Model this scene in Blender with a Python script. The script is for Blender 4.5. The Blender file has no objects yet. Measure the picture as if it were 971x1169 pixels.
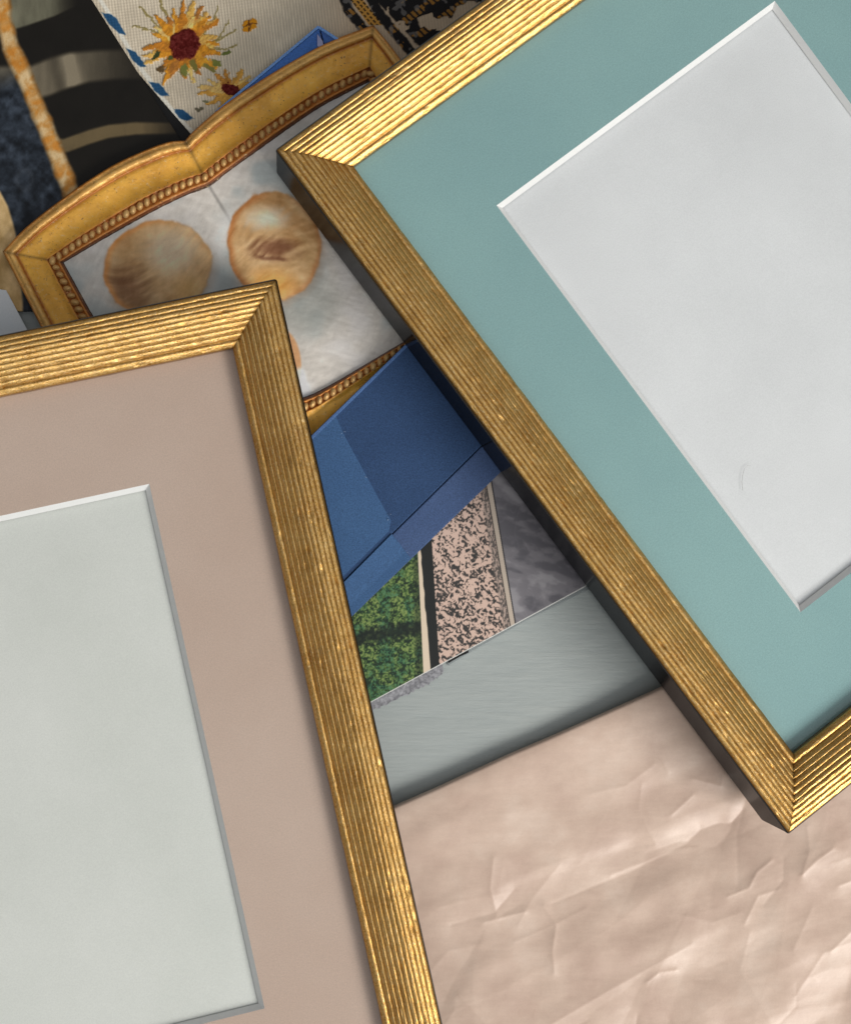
import bpy, bmesh, math, random
import numpy as np
from mathutils import Vector, Matrix
random.seed(7)
C = bpy.context.scene.collection
MM = 0.001
# ------------------------------------------------------------------ camera
F = 2200.0; PW, PH = 971.0, 1169.0; CX, CY = PW/2, PH/2
NAD = (264.0, 690.0)                       # where the camera sees straight down
ZT = 36.0                                  # height of frame tops in mm
HC = ZT + 530.0                            # camera height over the table in mm
u = Vector((-(NAD[0]-CX), (NAD[1]-CY), F)).normalized()
xw = (Vector((1,0,0)) - u*u.x).normalized(); yw = u.cross(xw)
R = Matrix((xw, yw, u))                    # camera -> world
EYE = Vector((0,0,HC))
def at(px, py, z=0.0):
    d = R @ Vector((px-CX, -(py-CY), -F))
    t = (z-HC)/d.z
    p = EYE + d*t
    return Vector((p.x, p.y, z))
def atn(X, Y, Z):                          # numpy version
    M = np.array(R); d = np.stack([X-CX, -(Y-CY), np.full_like(X, -F)], -1) @ M.T
    t = (Z-HC)/d[...,2]
    return np.stack([d[...,0]*t, d[...,1]*t, Z], -1)
cam = bpy.data.cameras.new('camera'); co = bpy.data.objects.new('camera', cam); C.objects.link(co)
co.matrix_world = Matrix.Translation(EYE*MM) @ R.to_4x4()
cam.sensor_fit = 'HORIZONTAL'; cam.sensor_width = 36; cam.lens = F/PW*36
cam.clip_start = 0.02; cam.clip_end = 20
bpy.context.scene.camera = co
cam.dof.use_dof = True; cam.dof.focus_distance = 0.545; cam.dof.aperture_fstop = 32

# ------------------------------------------------------------------ helpers
def lin(c):
    c = np.asarray(c, float)/255.0
    return np.where(c <= .04045, c/12.92, ((c+.055)/1.055)**2.4)
K = 0.80
def alb(r, g, b): return tuple(np.clip(lin((r,g,b))/K, 0, .9)) + (1,)
def tag(o, label=None, cat=None, group=None, kind=None):
    if label: o['label'] = label
    if cat: o['category'] = cat
    if group: o['group'] = group
    if kind: o['kind'] = kind
    return o
def empty(name, loc=(0,0,0), rz=0):
    o = bpy.data.objects.new(name, None); C.objects.link(o)
    o.location = Vector(loc)*MM; o.rotation_euler = (0,0,rz); o.empty_display_size = .01
    return o
def mesh_obj(name, verts, faces, mats, parent=None, smooth=False, fm=None, cols=None, origin=(0,0,0)):
    v = (np.asarray(verts, float) - np.asarray(origin, float))*MM
    me = bpy.data.meshes.new(name); me.from_pydata(v.tolist(), [], [list(map(int,f)) for f in faces])
    for m in (mats if isinstance(mats,(list,tuple)) else [mats]): me.materials.append(m)
    if fm is not None: me.polygons.foreach_set('material_index', np.asarray(fm, dtype=np.int32))
    if smooth: me.polygons.foreach_set('use_smooth', [True]*len(me.polygons))
    if cols is not None:
        a = me.color_attributes.new('Col', 'FLOAT_COLOR', 'POINT')
        c = np.ones((len(v),4)); c[:,:cols.shape[1]] = cols
        a.data.foreach_set('color', c.ravel().astype(np.float32))
    me.update()
    o = bpy.data.objects.new(name, me); C.objects.link(o)
    if parent is not None: o.parent = parent
    o.location = Vector(origin)*MM
    return o
# --- numpy noise
_rng = np.random.RandomState(3)
_L = _rng.rand(256,256)
def vn(x, y, s=0):
    x = np.asarray(x,float)+s*17.3; y = np.asarray(y,float)+s*31.7
    xi = np.floor(x).astype(int); yi = np.floor(y).astype(int); fx = x-xi; fy = y-yi
    fx = fx*fx*(3-2*fx); fy = fy*fy*(3-2*fy)
    g = lambda a,b: _L[a % 256, b % 256]
    return (g(xi,yi)*(1-fx)+g(xi+1,yi)*fx)*(1-fy) + (g(xi,yi+1)*(1-fx)+g(xi+1,yi+1)*fx)*fy
def fbm(x, y, s=0, o=4):
    t = 0; a = .5; n = 0
    for i in range(o):
        t = t + a*vn(x*2**i, y*2**i, s+i*5); n += a; a *= .5
    return t/n
def sm(e0, e1, v): t = np.clip((v-e0)/(e1-e0), 0, 1); return t*t*(3-2*t)
def mix(a, b, m): return a*(1-m[...,None]) + np.asarray(b,float)*m[...,None]
def ell(X, Y, cx, cy, rx, ry, ang=0):
    a = math.radians(ang); dx = X-cx; dy = Y-cy
    return np.hypot((dx*math.cos(a)+dy*math.sin(a))/rx, (-dx*math.sin(a)+dy*math.cos(a))/ry)
def seg(X, Y, a, b):
    ax, ay = a; bx, by = b; L2 = (bx-ax)**2+(by-ay)**2+1e-9
    t = np.clip(((X-ax)*(bx-ax)+(Y-ay)*(by-ay))/L2, 0, 1)
    return np.hypot(X-ax-t*(bx-ax), Y-ay-t*(by-ay)), t
def poly_d(X, Y, pts):
    d = np.full(X.shape, 1e9); s = np.zeros(X.shape)
    for i in range(len(pts)-1):
        dd, t = seg(X, Y, pts[i], pts[i+1]); m = dd < d; d = np.where(m, dd, d); s = np.where(m, i+t, s)
    return d, s
def side(X, Y, a, b):                      # >0 to the right of a->b on the picture (y down)
    L = math.hypot(b[0]-a[0], b[1]-a[1])
    return -((X-a[0])*(b[1]-a[1]) - (Y-a[1])*(b[0]-a[0]))/L*-1
def curve_y(X, pts):
    return np.interp(X, [p[0] for p in pts], [p[1] for p in pts])

def sheet(name, quad, step, z, mat, paint=None, parent=None, thick=.3, height=None, smooth=True):
    """a sheet of paper or cloth: a dense grid over a quad, with a real edge; paint gives the printed colour"""
    (a,b,c,d) = [np.array(q, float) for q in quad]     # TL TR BR BL
    nx = int(max(np.linalg.norm(b-a), np.linalg.norm(c-d))/step)+2; ny = int(max(np.linalg.norm(d-a), np.linalg.norm(c-b))/step)+2
    S, T = np.meshgrid(np.linspace(0,1,nx), np.linspace(0,1,ny))
    P = ((a*(1-S[...,None])+b*S[...,None])*(1-T[...,None]) + (d*(1-S[...,None])+c*S[...,None])*T[...,None])
    X, Y = P[...,0], P[...,1]
    Z = np.full(X.shape, float(z))
    if height is not None: Z = Z + height(X, Y)
    V = atn(X, Y, Z).reshape(-1,3)
    idx = np.arange(nx*ny).reshape(ny, nx)
    F_ = np.stack([idx[1:,:-1], idx[1:,1:], idx[:-1,1:], idx[:-1,:-1]], -1).reshape(-1,4)
    ring = np.concatenate([idx[0,:-1], idx[:-1,-1], idx[-1,:0:-1], idx[:0:-1,0]])
    low = V[ring] - np.array([0,0,thick]); n0 = len(V); m = len(ring)
    V = np.vstack([V, low]); j = np.arange(m); k = (j+1) % m
    F2 = np.stack([ring[j], ring[k], n0+k, n0+j], -1)
    cols = None
    if paint is not None:
        col = np.clip(lin(np.clip(paint(X, Y),0,255))/K, 0, .9).reshape(-1,3)
        cols = np.vstack([col, col[ring]])
    o0 = V[:n0].mean(0); o0[2] = z
    return mesh_obj(name, V, np.vstack([F_, F2]), mat, parent, smooth, cols=cols, origin=o0)

def slab(name, pts, ztop, zbot, mat, parent=None, bevel=.25, ztops=None):
    """a polygon given by picture points, as a board between two heights"""
    n = len(pts); zt = ztops or [ztop]*n
    top = [at(p[0], p[1], zz) for p, zz in zip(pts, zt)]
    bm = bmesh.new()
    t = [bm.verts.new(p) for p in top]; b = [bm.verts.new((p.x, p.y, zbot)) for p in top]
    bm.faces.new(t); bm.faces.new(b[::-1])
    for i in range(n): bm.faces.new((t[i], b[i], b[(i+1)%n], t[(i+1)%n]))
    bmesh.ops.recalc_face_normals(bm, faces=bm.faces)
    if bevel: bmesh.ops.bevel(bm, geom=[e for e in bm.edges if all(v.co.z > zbot+1e-4 for v in e.verts)], offset=bevel, segments=3, profile=.5, affect='EDGES')
    me = bpy.data.meshes.new(name)
    o0 = sum(top, Vector())/n; o0.z = zbot
    for v in bm.verts: v.co = (v.co-o0)*MM
    bm.to_mesh(me); bm.free(); me.materials.append(mat)
    o = bpy.data.objects.new(name, me); C.objects.link(o); o.location = o0*MM
    if parent is not None: o.parent = parent
    return o

# ------------------------------------------------------------------ materials
class N:
    def __init__(s, name):
        s.m = bpy.data.materials.new(name); s.m.use_nodes = True; s.t = s.m.node_tree
        s.p = s.t.nodes['Principled BSDF']; s.out = s.t.nodes['Material Output']
    def n(s, typ, **kw):
        nd = s.t.nodes.new(typ)
        for k, v in kw.items():
            if k.startswith('i_'): nd.inputs[k[2:].replace('_',' ')].default_value = v
            else: setattr(nd, k, v)
        return nd
    def l(s, a, b): s.t.links.new(a, b)
    def coord(s, scale=(1,1,1), rot=0):
        tc = s.n('ShaderNodeTexCoord'); mp = s.n('ShaderNodeMapping')
        mp.inputs['Scale'].default_value = scale; mp.inputs['Rotation'].default_value = (0,0,rot)
        s.l(tc.outputs['Object'], mp.inputs['Vector']); return mp.outputs['Vector']
    def noise(s, vec, scale, detail=4, rough=.55):
        n = s.n('ShaderNodeTexNoise'); n.inputs['Scale'].default_value = scale; n.inputs['Detail'].default_value = detail
        n.inputs['Roughness'].default_value = rough; s.l(vec, n.inputs['Vector']); return n.outputs['Fac']
    def ramp(s, fac, stops):
        r = s.n('ShaderNodeValToRGB'); e = r.color_ramp.elements
        e[0].position, e[0].color = stops[0]; e[1].position, e[1].color = stops[-1]
        for p, c in stops[1:-1]: x = e.new(p); x.color = c
        s.l(fac, r.inputs['Fac']); return r.outputs['Color']
    def mixc(s, fac, a, b, mode='MIX'):
        m = s.n('ShaderNodeMix', data_type='RGBA', blend_type=mode)
        for sock, v in ((m.inputs[0], fac), (m.inputs[6], a), (m.inputs[7], b)):
            if hasattr(v, 'is_linked'): s.l(v, sock)
            else: sock.default_value = v
        return m.outputs[2]
    def bump(s, h, strength, dist, prev=None):
        b = s.n('ShaderNodeBump'); b.inputs['Strength'].default_value = strength; b.inputs['Distance'].default_value = dist
        s.l(h, b.inputs['Height'])
        if prev is not None: s.l(prev, b.inputs['Normal'])
        return b.outputs['Normal']
def g(v): return (v,v,v,1)
def attr_mat(name, rough=.5, grain=.06, gscale=3000, bumpd=.00003, spec=.4, mottle=.05, coat=0):
    """colour printed or woven into the sheet, with paper grain"""
    k = N(name); a = k.n('ShaderNodeAttribute', attribute_name='Col'); v = k.coord()
    f = k.noise(v, gscale, 3, .7); f2 = k.noise(v, 90, 4)
    c = k.mixc(1.0, a.outputs['Color'], k.ramp(f, [(.25, g(1-grain)), (.75, g(1+grain))]), 'MULTIPLY')
    c = k.mixc(1.0, c, k.ramp(f2, [(.3, g(1-mottle)), (.7, g(1+mottle))]), 'MULTIPLY')
    k.l(c, k.p.inputs['Base Color']); k.p.inputs['Roughness'].default_value = rough
    k.p.inputs['Specular IOR Level'].default_value = spec; k.p.inputs['Coat Weight'].default_value = coat; k.p.inputs['Coat Roughness'].default_value = .12
    k.l(k.bump(f, .6, bumpd), k.p.inputs['Normal'])
    return k.m
def paper_mat(name, c1, c2, rough=.8, gscale=2500, bumpd=.00003, mscale=25, spec=.25, gr=.05):
    k = N(name); v = k.coord(); f = k.noise(v, gscale, 3, .7); f2 = k.noise(v, mscale, 5, .6)
    c = k.ramp(f2, [(.3, c1), (.7, c2)])
    c = k.mixc(1.0, c, k.ramp(f, [(.25, g(1-gr)), (.75, g(1+gr))]), 'MULTIPLY')
    k.l(c, k.p.inputs['Base Color']); k.p.inputs['Roughness'].default_value = rough; k.p.inputs['Specular IOR Level'].default_value = spec
    k.l(k.bump(f, .5, bumpd), k.p.inputs['Normal'])
    return k.m
def gold_leaf():
    k = N('gold_leaf'); a = k.n('ShaderNodeAttribute', attribute_name='Col')
    v = k.coord((.10,1,1)); v2 = k.coord((.45,1,1)); v0 = k.coord()
    streak = k.noise(v, 2900, 5, .6); grain = k.noise(v2, 3000, 5, .75); patch = k.noise(v0, 110, 8, .7); speck = k.noise(v2, 1500, 6, .8)
    c = k.ramp(patch, [(.3, (.66,.345,.085,1)), (.52, (.83,.485,.14,1)), (.75, (.93,.61,.225,1))])
    c = k.mixc(k.ramp(grain, [(.50, g(0)), (.66, g(.75))]), c, (1.0,.80,.46,1))
    c = k.mixc(k.ramp(streak, [(.28, g(.6)), (.38, g(0))]), c, (.34,.15,.035,1))
    c = k.mixc(k.ramp(speck, [(.30, g(.9)), (.40, g(0))]), c, (.16,.06,.025,1))
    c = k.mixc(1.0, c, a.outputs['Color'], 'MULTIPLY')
    k.l(c, k.p.inputs['Base Color']); k.p.inputs['Metallic'].default_value = .93
    rr = k.n('ShaderNodeMapRange'); rr.inputs['To Min'].default_value = .17; rr.inputs['To Max'].default_value = .42
    k.l(grain, rr.inputs['Value']); k.l(rr.outputs[0], k.p.inputs['Roughness'])
    b = k.bump(streak, .5, .00006); b = k.bump(grain, .7, .00009, b); b = k.bump(speck, .5, .00010, b)
    k.l(b, k.p.inputs['Normal'])
    return k.m
GOLD = gold_leaf()
def black_side():
    k = N('black_lacquer'); v = k.coord(); f = k.noise(v, 400, 4); nb = k.bump(f, .12, .00002)
    k.l(k.ramp(f, [(.3, (.012,.012,.013,1)), (.7, (.022,.02,.02,1))]), k.p.inputs['Base Color'])
    k.p.inputs['Roughness'].default_value = .8; k.p.inputs['Specular IOR Level'].default_value = 0
    gl = k.n('ShaderNodeBsdfGlossy'); gl.inputs['Roughness'].default_value = .13; gl.inputs['Color'].default_value = (.9,.92,.95,1)
    mx = k.n('ShaderNodeMixShader'); mx.inputs[0].default_value = .17; k.l(nb, gl.inputs['Normal'])
    dif = k.n('ShaderNodeBsdfDiffuse'); dif.inputs['Color'].default_value = (.014,.013,.013,1)
    k.l(dif.outputs[0], mx.inputs[1]); k.l(gl.outputs[0], mx.inputs[2]); k.l(mx.outputs[0], k.out.inputs['Surface']); return k.m
BLACK = black_side()
def glass():
    k = N('picture_glass'); t = k.t
    tr = k.n('ShaderNodeBsdfTransparent'); gl = k.n('ShaderNodeBsdfGlossy'); gl.inputs['Roughness'].default_value = .02
    tr.inputs['Color'].default_value = (.985,.99,.985,1)
    lw = k.n('ShaderNodeLayerWeight'); pw = k.n('ShaderNodeMath', operation='POWER'); pw.inputs[1].default_value = 5
    fr = k.n('ShaderNodeMath', operation='MULTIPLY_ADD'); fr.inputs[1].default_value = .92; fr.inputs[2].default_value = .05
    k.l(lw.outputs['Facing'], pw.inputs[0]); k.l(pw.outputs[0], fr.inputs[0]); mx = k.n('ShaderNodeMixShader')
    k.l(fr.outputs[0], mx.inputs[0]); k.l(tr.outputs[0], mx.inputs[1]); k.l(gl.outputs[0], mx.inputs[2])
    t.nodes.remove(k.p); k.l(mx.outputs[0], k.out.inputs['Surface']); return k.m
GLASS = glass()
BEVEL = paper_mat('mat_core', (.80,.80,.79,1), (.84,.84,.83,1), gr=.02)

# ------------------------------------------------------------------ table
k = N('painted_table'); v = k.coord((.09,1,1), math.radians(6)); vv = k.coord((.3,1,1), math.radians(14))
s1 = k.noise(v, 900, 6, .65); s2 = k.noise(vv, 160, 5, .6)
c = k.ramp(s1, [(.3, alb(149,156,154)), (.7, alb(157,163,160))]); c = k.mixc(k.ramp(s2, [(.5,g(0)),(.8,g(.5))]), c, alb(162,167,163))
k.l(c, k.p.inputs['Base Color']); k.p.inputs['Roughness'].default_value = .42
k.l(k.bump(s2, .4, .0006, k.bump(s1, .5, .0002)), k.p.inputs['Normal'])
tag(mesh_obj('table_top', [(-420,-420,0),(520,-420,0),(520,420,0),(-420,420,0),(-420,-420,-25),(520,-420,-25),(520,420,-25),(-420,420,-25)],
    [(0,1,2,3),(4,7,6,5),(0,4,5,1),(1,5,6,2),(2,6,7,3),(3,7,4,0)], k.m), kind='structure')

# ------------------------------------------------------------------ reeded gilt frames
RW = 15.4; DEPTH = 26.5; MATZ = -9.3     # moulding width, frame depth, mat below the moulding top (mm)
def profile():
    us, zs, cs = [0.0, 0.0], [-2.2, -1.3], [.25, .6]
    n = 9; w = 1.47; start = .15
    def base(uu): return -0.9*((5-uu)/5)**2 if uu < 5 else -4.9*((uu-5)/8.4)**1.35
    for i in range(n):
        for j in range(0, 11):
            f = j/10.0; uu = start + (i+f)*w
            if j == 10 and i < n-1: continue
            r = math.sqrt(max(0, 1-(2*f-1)**2))
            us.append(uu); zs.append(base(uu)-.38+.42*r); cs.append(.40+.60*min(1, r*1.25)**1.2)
    u0 = start+n*w; z0 = zs[-1]
    for j in range(1, 13):
        f = j/12.0; uu = u0+f*(RW-u0)
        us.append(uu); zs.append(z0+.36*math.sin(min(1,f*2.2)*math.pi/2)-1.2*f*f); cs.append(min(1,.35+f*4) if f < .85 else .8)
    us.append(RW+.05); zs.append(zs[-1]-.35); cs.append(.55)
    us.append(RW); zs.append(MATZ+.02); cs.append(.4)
    return np.array(us), np.array(zs), np.array(cs)
PU, PZ, PC = profile()
def rail(parent, L, loc, rz, seed):
    nl = int(L/1.0)+1; T = np.linspace(0, 1, nl)[:,None]
    U = PU[None,:].repeat(nl, 0); Z = PZ[None,:].repeat(nl, 0).copy()
    X = U + T*(L-2*U)
    wob = (vn(X*.03, U*.3, seed)-.5)*.10*np.clip(PC[None,:]*1.5-.2,0,1) + (fbm(X*.8, U*1.5, seed+3, 2)-.5)*.17
    inner = (U > .1) & (U < RW-.1)
    U2 = U + np.where(inner, (vn(X*.02, U*.25, seed+9)-.5)*.16 + (vn(X*.6, U*.6, seed+4)-.5)*.07, (vn(X*.25, U*0, seed+5)-.5)*.10)
    U2 = np.clip(U2, -.05, RW+.05)
    Z = Z + np.where(Z > MATZ+.1, wob, 0)
    nick = np.clip(fbm(X*.9, U*.9, seed+21, 2)-.74, 0, 1)*2.2
    Z = Z - nick*(Z > MATZ+.4)
    X = U2 + T*(L-2*U2)
    V = np.stack([X, U2, Z], -1).reshape(-1,3); m = len(PU)
    idx = np.arange(nl*m).reshape(nl, m)
    Fq = np.stack([idx[:-1,:-1], idx[1:,:-1], idx[1:,1:], idx[:-1,1:]], -1).reshape(-1,4)
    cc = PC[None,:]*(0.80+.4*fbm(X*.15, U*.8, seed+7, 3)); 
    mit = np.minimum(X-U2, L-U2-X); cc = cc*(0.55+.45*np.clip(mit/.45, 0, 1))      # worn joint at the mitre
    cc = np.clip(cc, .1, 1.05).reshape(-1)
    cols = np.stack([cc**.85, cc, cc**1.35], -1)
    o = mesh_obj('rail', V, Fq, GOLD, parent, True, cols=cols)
    o.location = Vector(loc)*MM; o.rotation_euler = (0,0,rz); return o
def rr(W, H, r, inset=0, n=6):
    pts = []
    for cx, cy, a0 in ((W-r-inset, r+inset, -90), (W-r-inset, H-r-inset, 0), (r+inset, H-r-inset, 90), (r+inset, r+inset, 180)):
        for i in range(n+1):
            a = math.radians(a0+90*i/n); pts.append((cx+r*math.cos(a), cy+r*math.sin(a)))
    return pts
def picture_frame(label, bl, ang, W, H, win, matm, sheetm, zt, seed, hair=None):
    """bl: outer bottom left corner in world mm; win = (x0,y0,x1,y1) of the mat opening in frame mm"""
    zb = zt-DEPTH
    root = empty('picture_frame', (bl.x, bl.y, zb), ang); tag(root, label, 'picture frame')
    zr = DEPTH
    rail(root, W, (0,0,zr), 0, seed); rail(root, H, (W,0,zr), math.pi/2, seed+11)
    rail(root, W, (W,H,zr), math.pi, seed+23); rail(root, H, (0,H,zr), -math.pi/2, seed+37)
    # lacquered side: a hollow ring with rounded corners
    V = []; Fq = []
    rings = [(rr(W,H,1.6,.5), 0), (rr(W,H,1.6,-.1), .5), (rr(W,H,1.3,-.42), zr-4), (rr(W,H,.8,-.42), zr-2.0), (rr(W,H,.6,-.15), zr-1.7),
             (rr(W,H,.3,RW-2), zr-8.6), (rr(W,H,.3,RW-2), 0)]
    for ps, z in rings: V += [(x,y,z) for x,y in ps]
    n = len(rings[0][0]); R_ = len(rings)
    for a in range(R_):
        b = (a+1) % R_
        for i in range(n): Fq.append((a*n+i, a*n+(i+1)%n, b*n+(i+1)%n, b*n+i))
    o = mesh_obj('frame_side', V, Fq, BLACK, root, False)
    for p in o.data.polygons: p.use_smooth = True
    o.data.set_sharp_from_angle(angle=math.radians(35))
    # mat board with a bevelled opening
    x0,y0,x1,y1 = win; zm = zr+MATZ; e = RW-1.9
    def ring_mesh(name, o4, i4, z_o, z_i, m, par, cuts=40):
        V = []; Fq = []
        per = []
        for k4 in range(4):
            for c4 in range(cuts):
                t = c4/cuts; a, b = k4, (k4+1) % 4
                per.append((tuple(o4[a][q]*(1-t)+o4[b][q]*t for q in (0,1)), tuple(i4[a][q]*(1-t)+i4[b][q]*t for q in (0,1))))
        for po, pi in per: V += [(po[0],po[1],z_o), (pi[0],pi[1],z_i)]
        n = len(per)
        for i in range(n): j = (i+1)%n; Fq.append((2*i, 2*j, 2*j+1, 2*i+1))
        return mesh_obj(name, V, Fq, m, par)
    o4 = [(e,e),(W-e,e),(W-e,H-e),(e,H-e)]; i4 = [(x0,y0),(x1,y0),(x1,y1),(x0,y1)]
    bw = 1.4; j4 = [(x0+bw,y0+bw),(x1-bw,y0+bw),(x1-bw,y1-bw),(x0+bw,y1-bw)]
    mo = ring_mesh('mat_board', o4, i4, zm-.35, zm-.35, matm, root)
    ring_mesh('bevel', i4, j4, zm-.35, zm-2.2, BEVEL, mo)
    zs = zm-2.25
    nx, ny = 60, 80; xs = np.linspace(x0-3, x1+3, nx); ys = np.linspace(y0-3, y1+3, ny)
    Xg, Yg = np.meshgrid(xs, ys); Zg = zs + (fbm(Xg*.02, Yg*.02, seed, 3)-.5)*.5 - .3
    V = np.stack([Xg,Yg,Zg],-1).reshape(-1,3); idx = np.arange(nx*ny).reshape(ny,nx)
    sh = mesh_obj('blank_sheet', V, np.stack([idx[:-1,:-1],idx[:-1,1:],idx[1:,1:],idx[1:,:-1]],-1).reshape(-1,4), sheetm, root, True)
    gz = zm-.1
    mesh_obj('glass', [(e,e,gz),(W-e,e,gz),(W-e,H-e,gz),(e,H-e,gz)], [(0,1,2,3)], GLASS, root)
    mesh_obj('backing_board', [(e,e,zs-1.2),(W-e,e,zs-1.2),(W-e,H-e,zs-1.2),(e,H-e,zs-1.2),(e,e,zs-3.2),(W-e,e,zs-3.2),(W-e,H-e,zs-3.2),(e,H-e,zs-3.2)],
        [(0,1,2,3),(4,7,6,5),(0,4,5,1),(1,5,6,2),(2,6,7,3),(3,7,4,0)], BEVEL, root)
    if hair:
        V = []; Fq = []; r = .045
        for i, (hx, hy) in enumerate(hair):
            for q in range(5): a = q*2*math.pi/5; V.append((hx+r*math.cos(a), hy, zs+.25+r*math.sin(a)))
        for i in range(len(hair)-1):
            for q in range(5): Fq.append((i*5+q, i*5+(q+1)%5, i*5+5+(q+1)%5, i*5+5+q))
        mesh_obj('hair', V, Fq, HAIR, root)
    return root
HAIR = paper_mat('hair_fibre', alb(110,105,100), alb(120,115,110))
TEAL = paper_mat('teal_mat', alb(124,158,159), alb(133,167,166), mscale=14, gr=.15)
PINK = paper_mat('blush_mat', alb(178,156,141), alb(187,167,153), mscale=14, gr=.12)
WSH1 = paper_mat('white_sheet', alb(203,205,206), alb(213,215,216), mscale=20, gr=.07)
WSH2 = paper_mat('white_sheet_warm', alb(198,201,195), alb(208,210,205), mscale=20, gr=.07)

def local(bl, X, Y, px, py, z):
    p = at(px, py, z) - bl; return p.x*X.x+p.y*X.y, p.x*Y.x+p.y*Y.y
# teal frame
zt = ZT; ze = zt-1.3; zm = zt+MATZ-.35
TL = at(316,171,ze); BL = at(900,951,ze)
Y = (TL-BL); Hh = Y.length; Y = Y/Hh; X = Vector((Y.y, -Y.x, 0)); bl = Vector((BL.x, BL.y, 0))
wa = local(bl,X,Y,567,232,zm); wb = local(bl,X,Y,885,2,zm); wc = local(bl,X,Y,912,700,zm)
x0 = (wa[0]+wc[0])/2; y1 = (wa[1]+wb[1])/2; x1 = wb[0]; y0 = wc[1]
hair = [local(bl,X,Y,a,b,zm-2) for a,b in ((847,560),(846,550),(847,542),(849,535),(852,532),(856,531))]
Wt = x0+x1
picture_frame('reeded gold frame with teal mat and white blank opening at the right', bl, math.atan2(X.y,X.x), Wt, Hh, (x0,y0,x1,y1), TEAL, WSH1, zt, 1, hair)
# blush frame
TR = at(314.5,319.5,ze); BR = at(503,1169,ze); Y = (TR-BR).normalized(); X = Vector((Y.y,-Y.x,0))
TR0 = Vector((TR.x,TR.y,0))
wa = local(TR0,X,Y,172,552,zm); wb = local(TR0,X,Y,300.5,1152,zm); wl = local(TR0,X,Y,0,591,zm)
mr = -(wa[0]+wb[0])/2; mt = -wa[1]; hwin = wa[1]-wb[1]; wwin = 103.0
Wp = wwin+2*mr; Hp = hwin+2*mt; bl = TR0 - X*Wp - Y*Hp
picture_frame('reeded gold frame with dusty pink mat lying at the lower left', bl, math.atan2(X.y,X.x), Wp, Hp, (mr, mt, mr+wwin, mt+hwin), PINK, WSH2, zt, 60)

# ------------------------------------------------------------------ kraft paper
k = N('kraft_paper'); v = k.coord(); f = k.noise(v, 2200, 4, .7); f2 = k.noise(v, 55, 6, .6); f3 = k.noise(k.coord((.15,1,1), math.radians(-25)), 900, 5, .6)
c = k.ramp(f2, [(.3, alb(176,151,135)), (.55, alb(190,167,150)), (.75, alb(200,180,164))])
c = k.mixc(1.0, c, k.ramp(f, [(.25,g(.95)),(.75,g(1.05))]), 'MULTIPLY'); c = k.mixc(1.0, c, k.ramp(f3, [(.3,g(.97)),(.7,g(1.03))]), 'MULTIPLY')
k.l(c, k.p.inputs['Base Color']); k.p.inputs['Roughness'].default_value = .38; k.p.inputs['Specular IOR Level'].default_value = .5
f4 = k.noise(v, 160, 5, .6)
k.l(k.bump(f4, .2, .0004, k.bump(f, .35, .00003)), k.p.inputs['Normal'])
EA, EB = (455.0,917.0), (745.0,788.0)
ex, ey = EB[0]-EA[0], EB[1]-EA[1]; el_ = math.hypot(ex,ey); ex/=el_; ey/=el_; nx_, ny_ = -ey, ex   # inward normal (down)
def zz(*p): return [(440+a/1.829, 780+b/1.829) for a,b in p]
CR = []   # crease polylines: points, amplitude mm, width px
for pts, a, w in [(zz((205,500),(250,488),(290,478)), .9, 7), (zz((225,365),(218,430),(232,485)), .7, 8), (zz((330,465),(356,505),(348,560),(352,605)), .9, 8),
        (zz((270,540),(350,505),(420,470)), .5, 9), (zz((690,318),(722,292),(745,264)), -1.0, 6), (zz((715,445),(758,428),(775,395),(805,370)), 1.0, 7),
        (zz((596,275),(640,235)), .6, 6), (zz((545,625),(570,605),(605,600)), .8, 6), (zz((868,402),(900,370),(935,345)), 1.0, 8), (zz((880,300),(885,350),(870,400)), .6, 8),
        (zz((350,710),(470,640),(640,545)), 1.0, 16), (zz((700,300),(520,390),(350,460)), -1.6, 26), (zz((470,400),(600,350),(700,330)), .7, 14),
        (zz((110,470),(160,455),(240,440)), .5, 12), (zz((60,640),(130,560),(200,545)), .5, 12), (zz((930,560),(971,520),(1000,500)), .8, 9),
        (zz((760,520),(740,600),(800,700)), .5, 12), (zz((600,480),(680,500),(740,480)), .5, 10), (zz((900,620),(850,560),(890,470)), .6, 12),
        (zz((640,200),(700,215),(705,190)), .7, 6), (zz((555,130),(570,150),(590,185)), .4, 7), (zz((280,155),(320,145)), .5, 5), (zz((430,230),(500,215),(560,170)), .4, 9)]:
    CR.append((pts, a, w))
rs = random.Random(11)
for i in range(44):
    cx = rs.uniform(430,1150); cy = rs.uniform(960,1350); a0 = rs.gauss(-.5,.8); L = rs.uniform(15,60); b = rs.uniform(-.9,.9)
    CR.append(([(cx,cy),(cx+L*math.cos(a0), cy+L*math.sin(a0)),(cx+L*math.cos(a0)+L*.7*math.cos(a0+b), cy+L*math.sin(a0)+L*.7*math.sin(a0+b))], rs.choice((-1,1))*rs.uniform(.25,.7), rs.uniform(5,12)))
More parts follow.
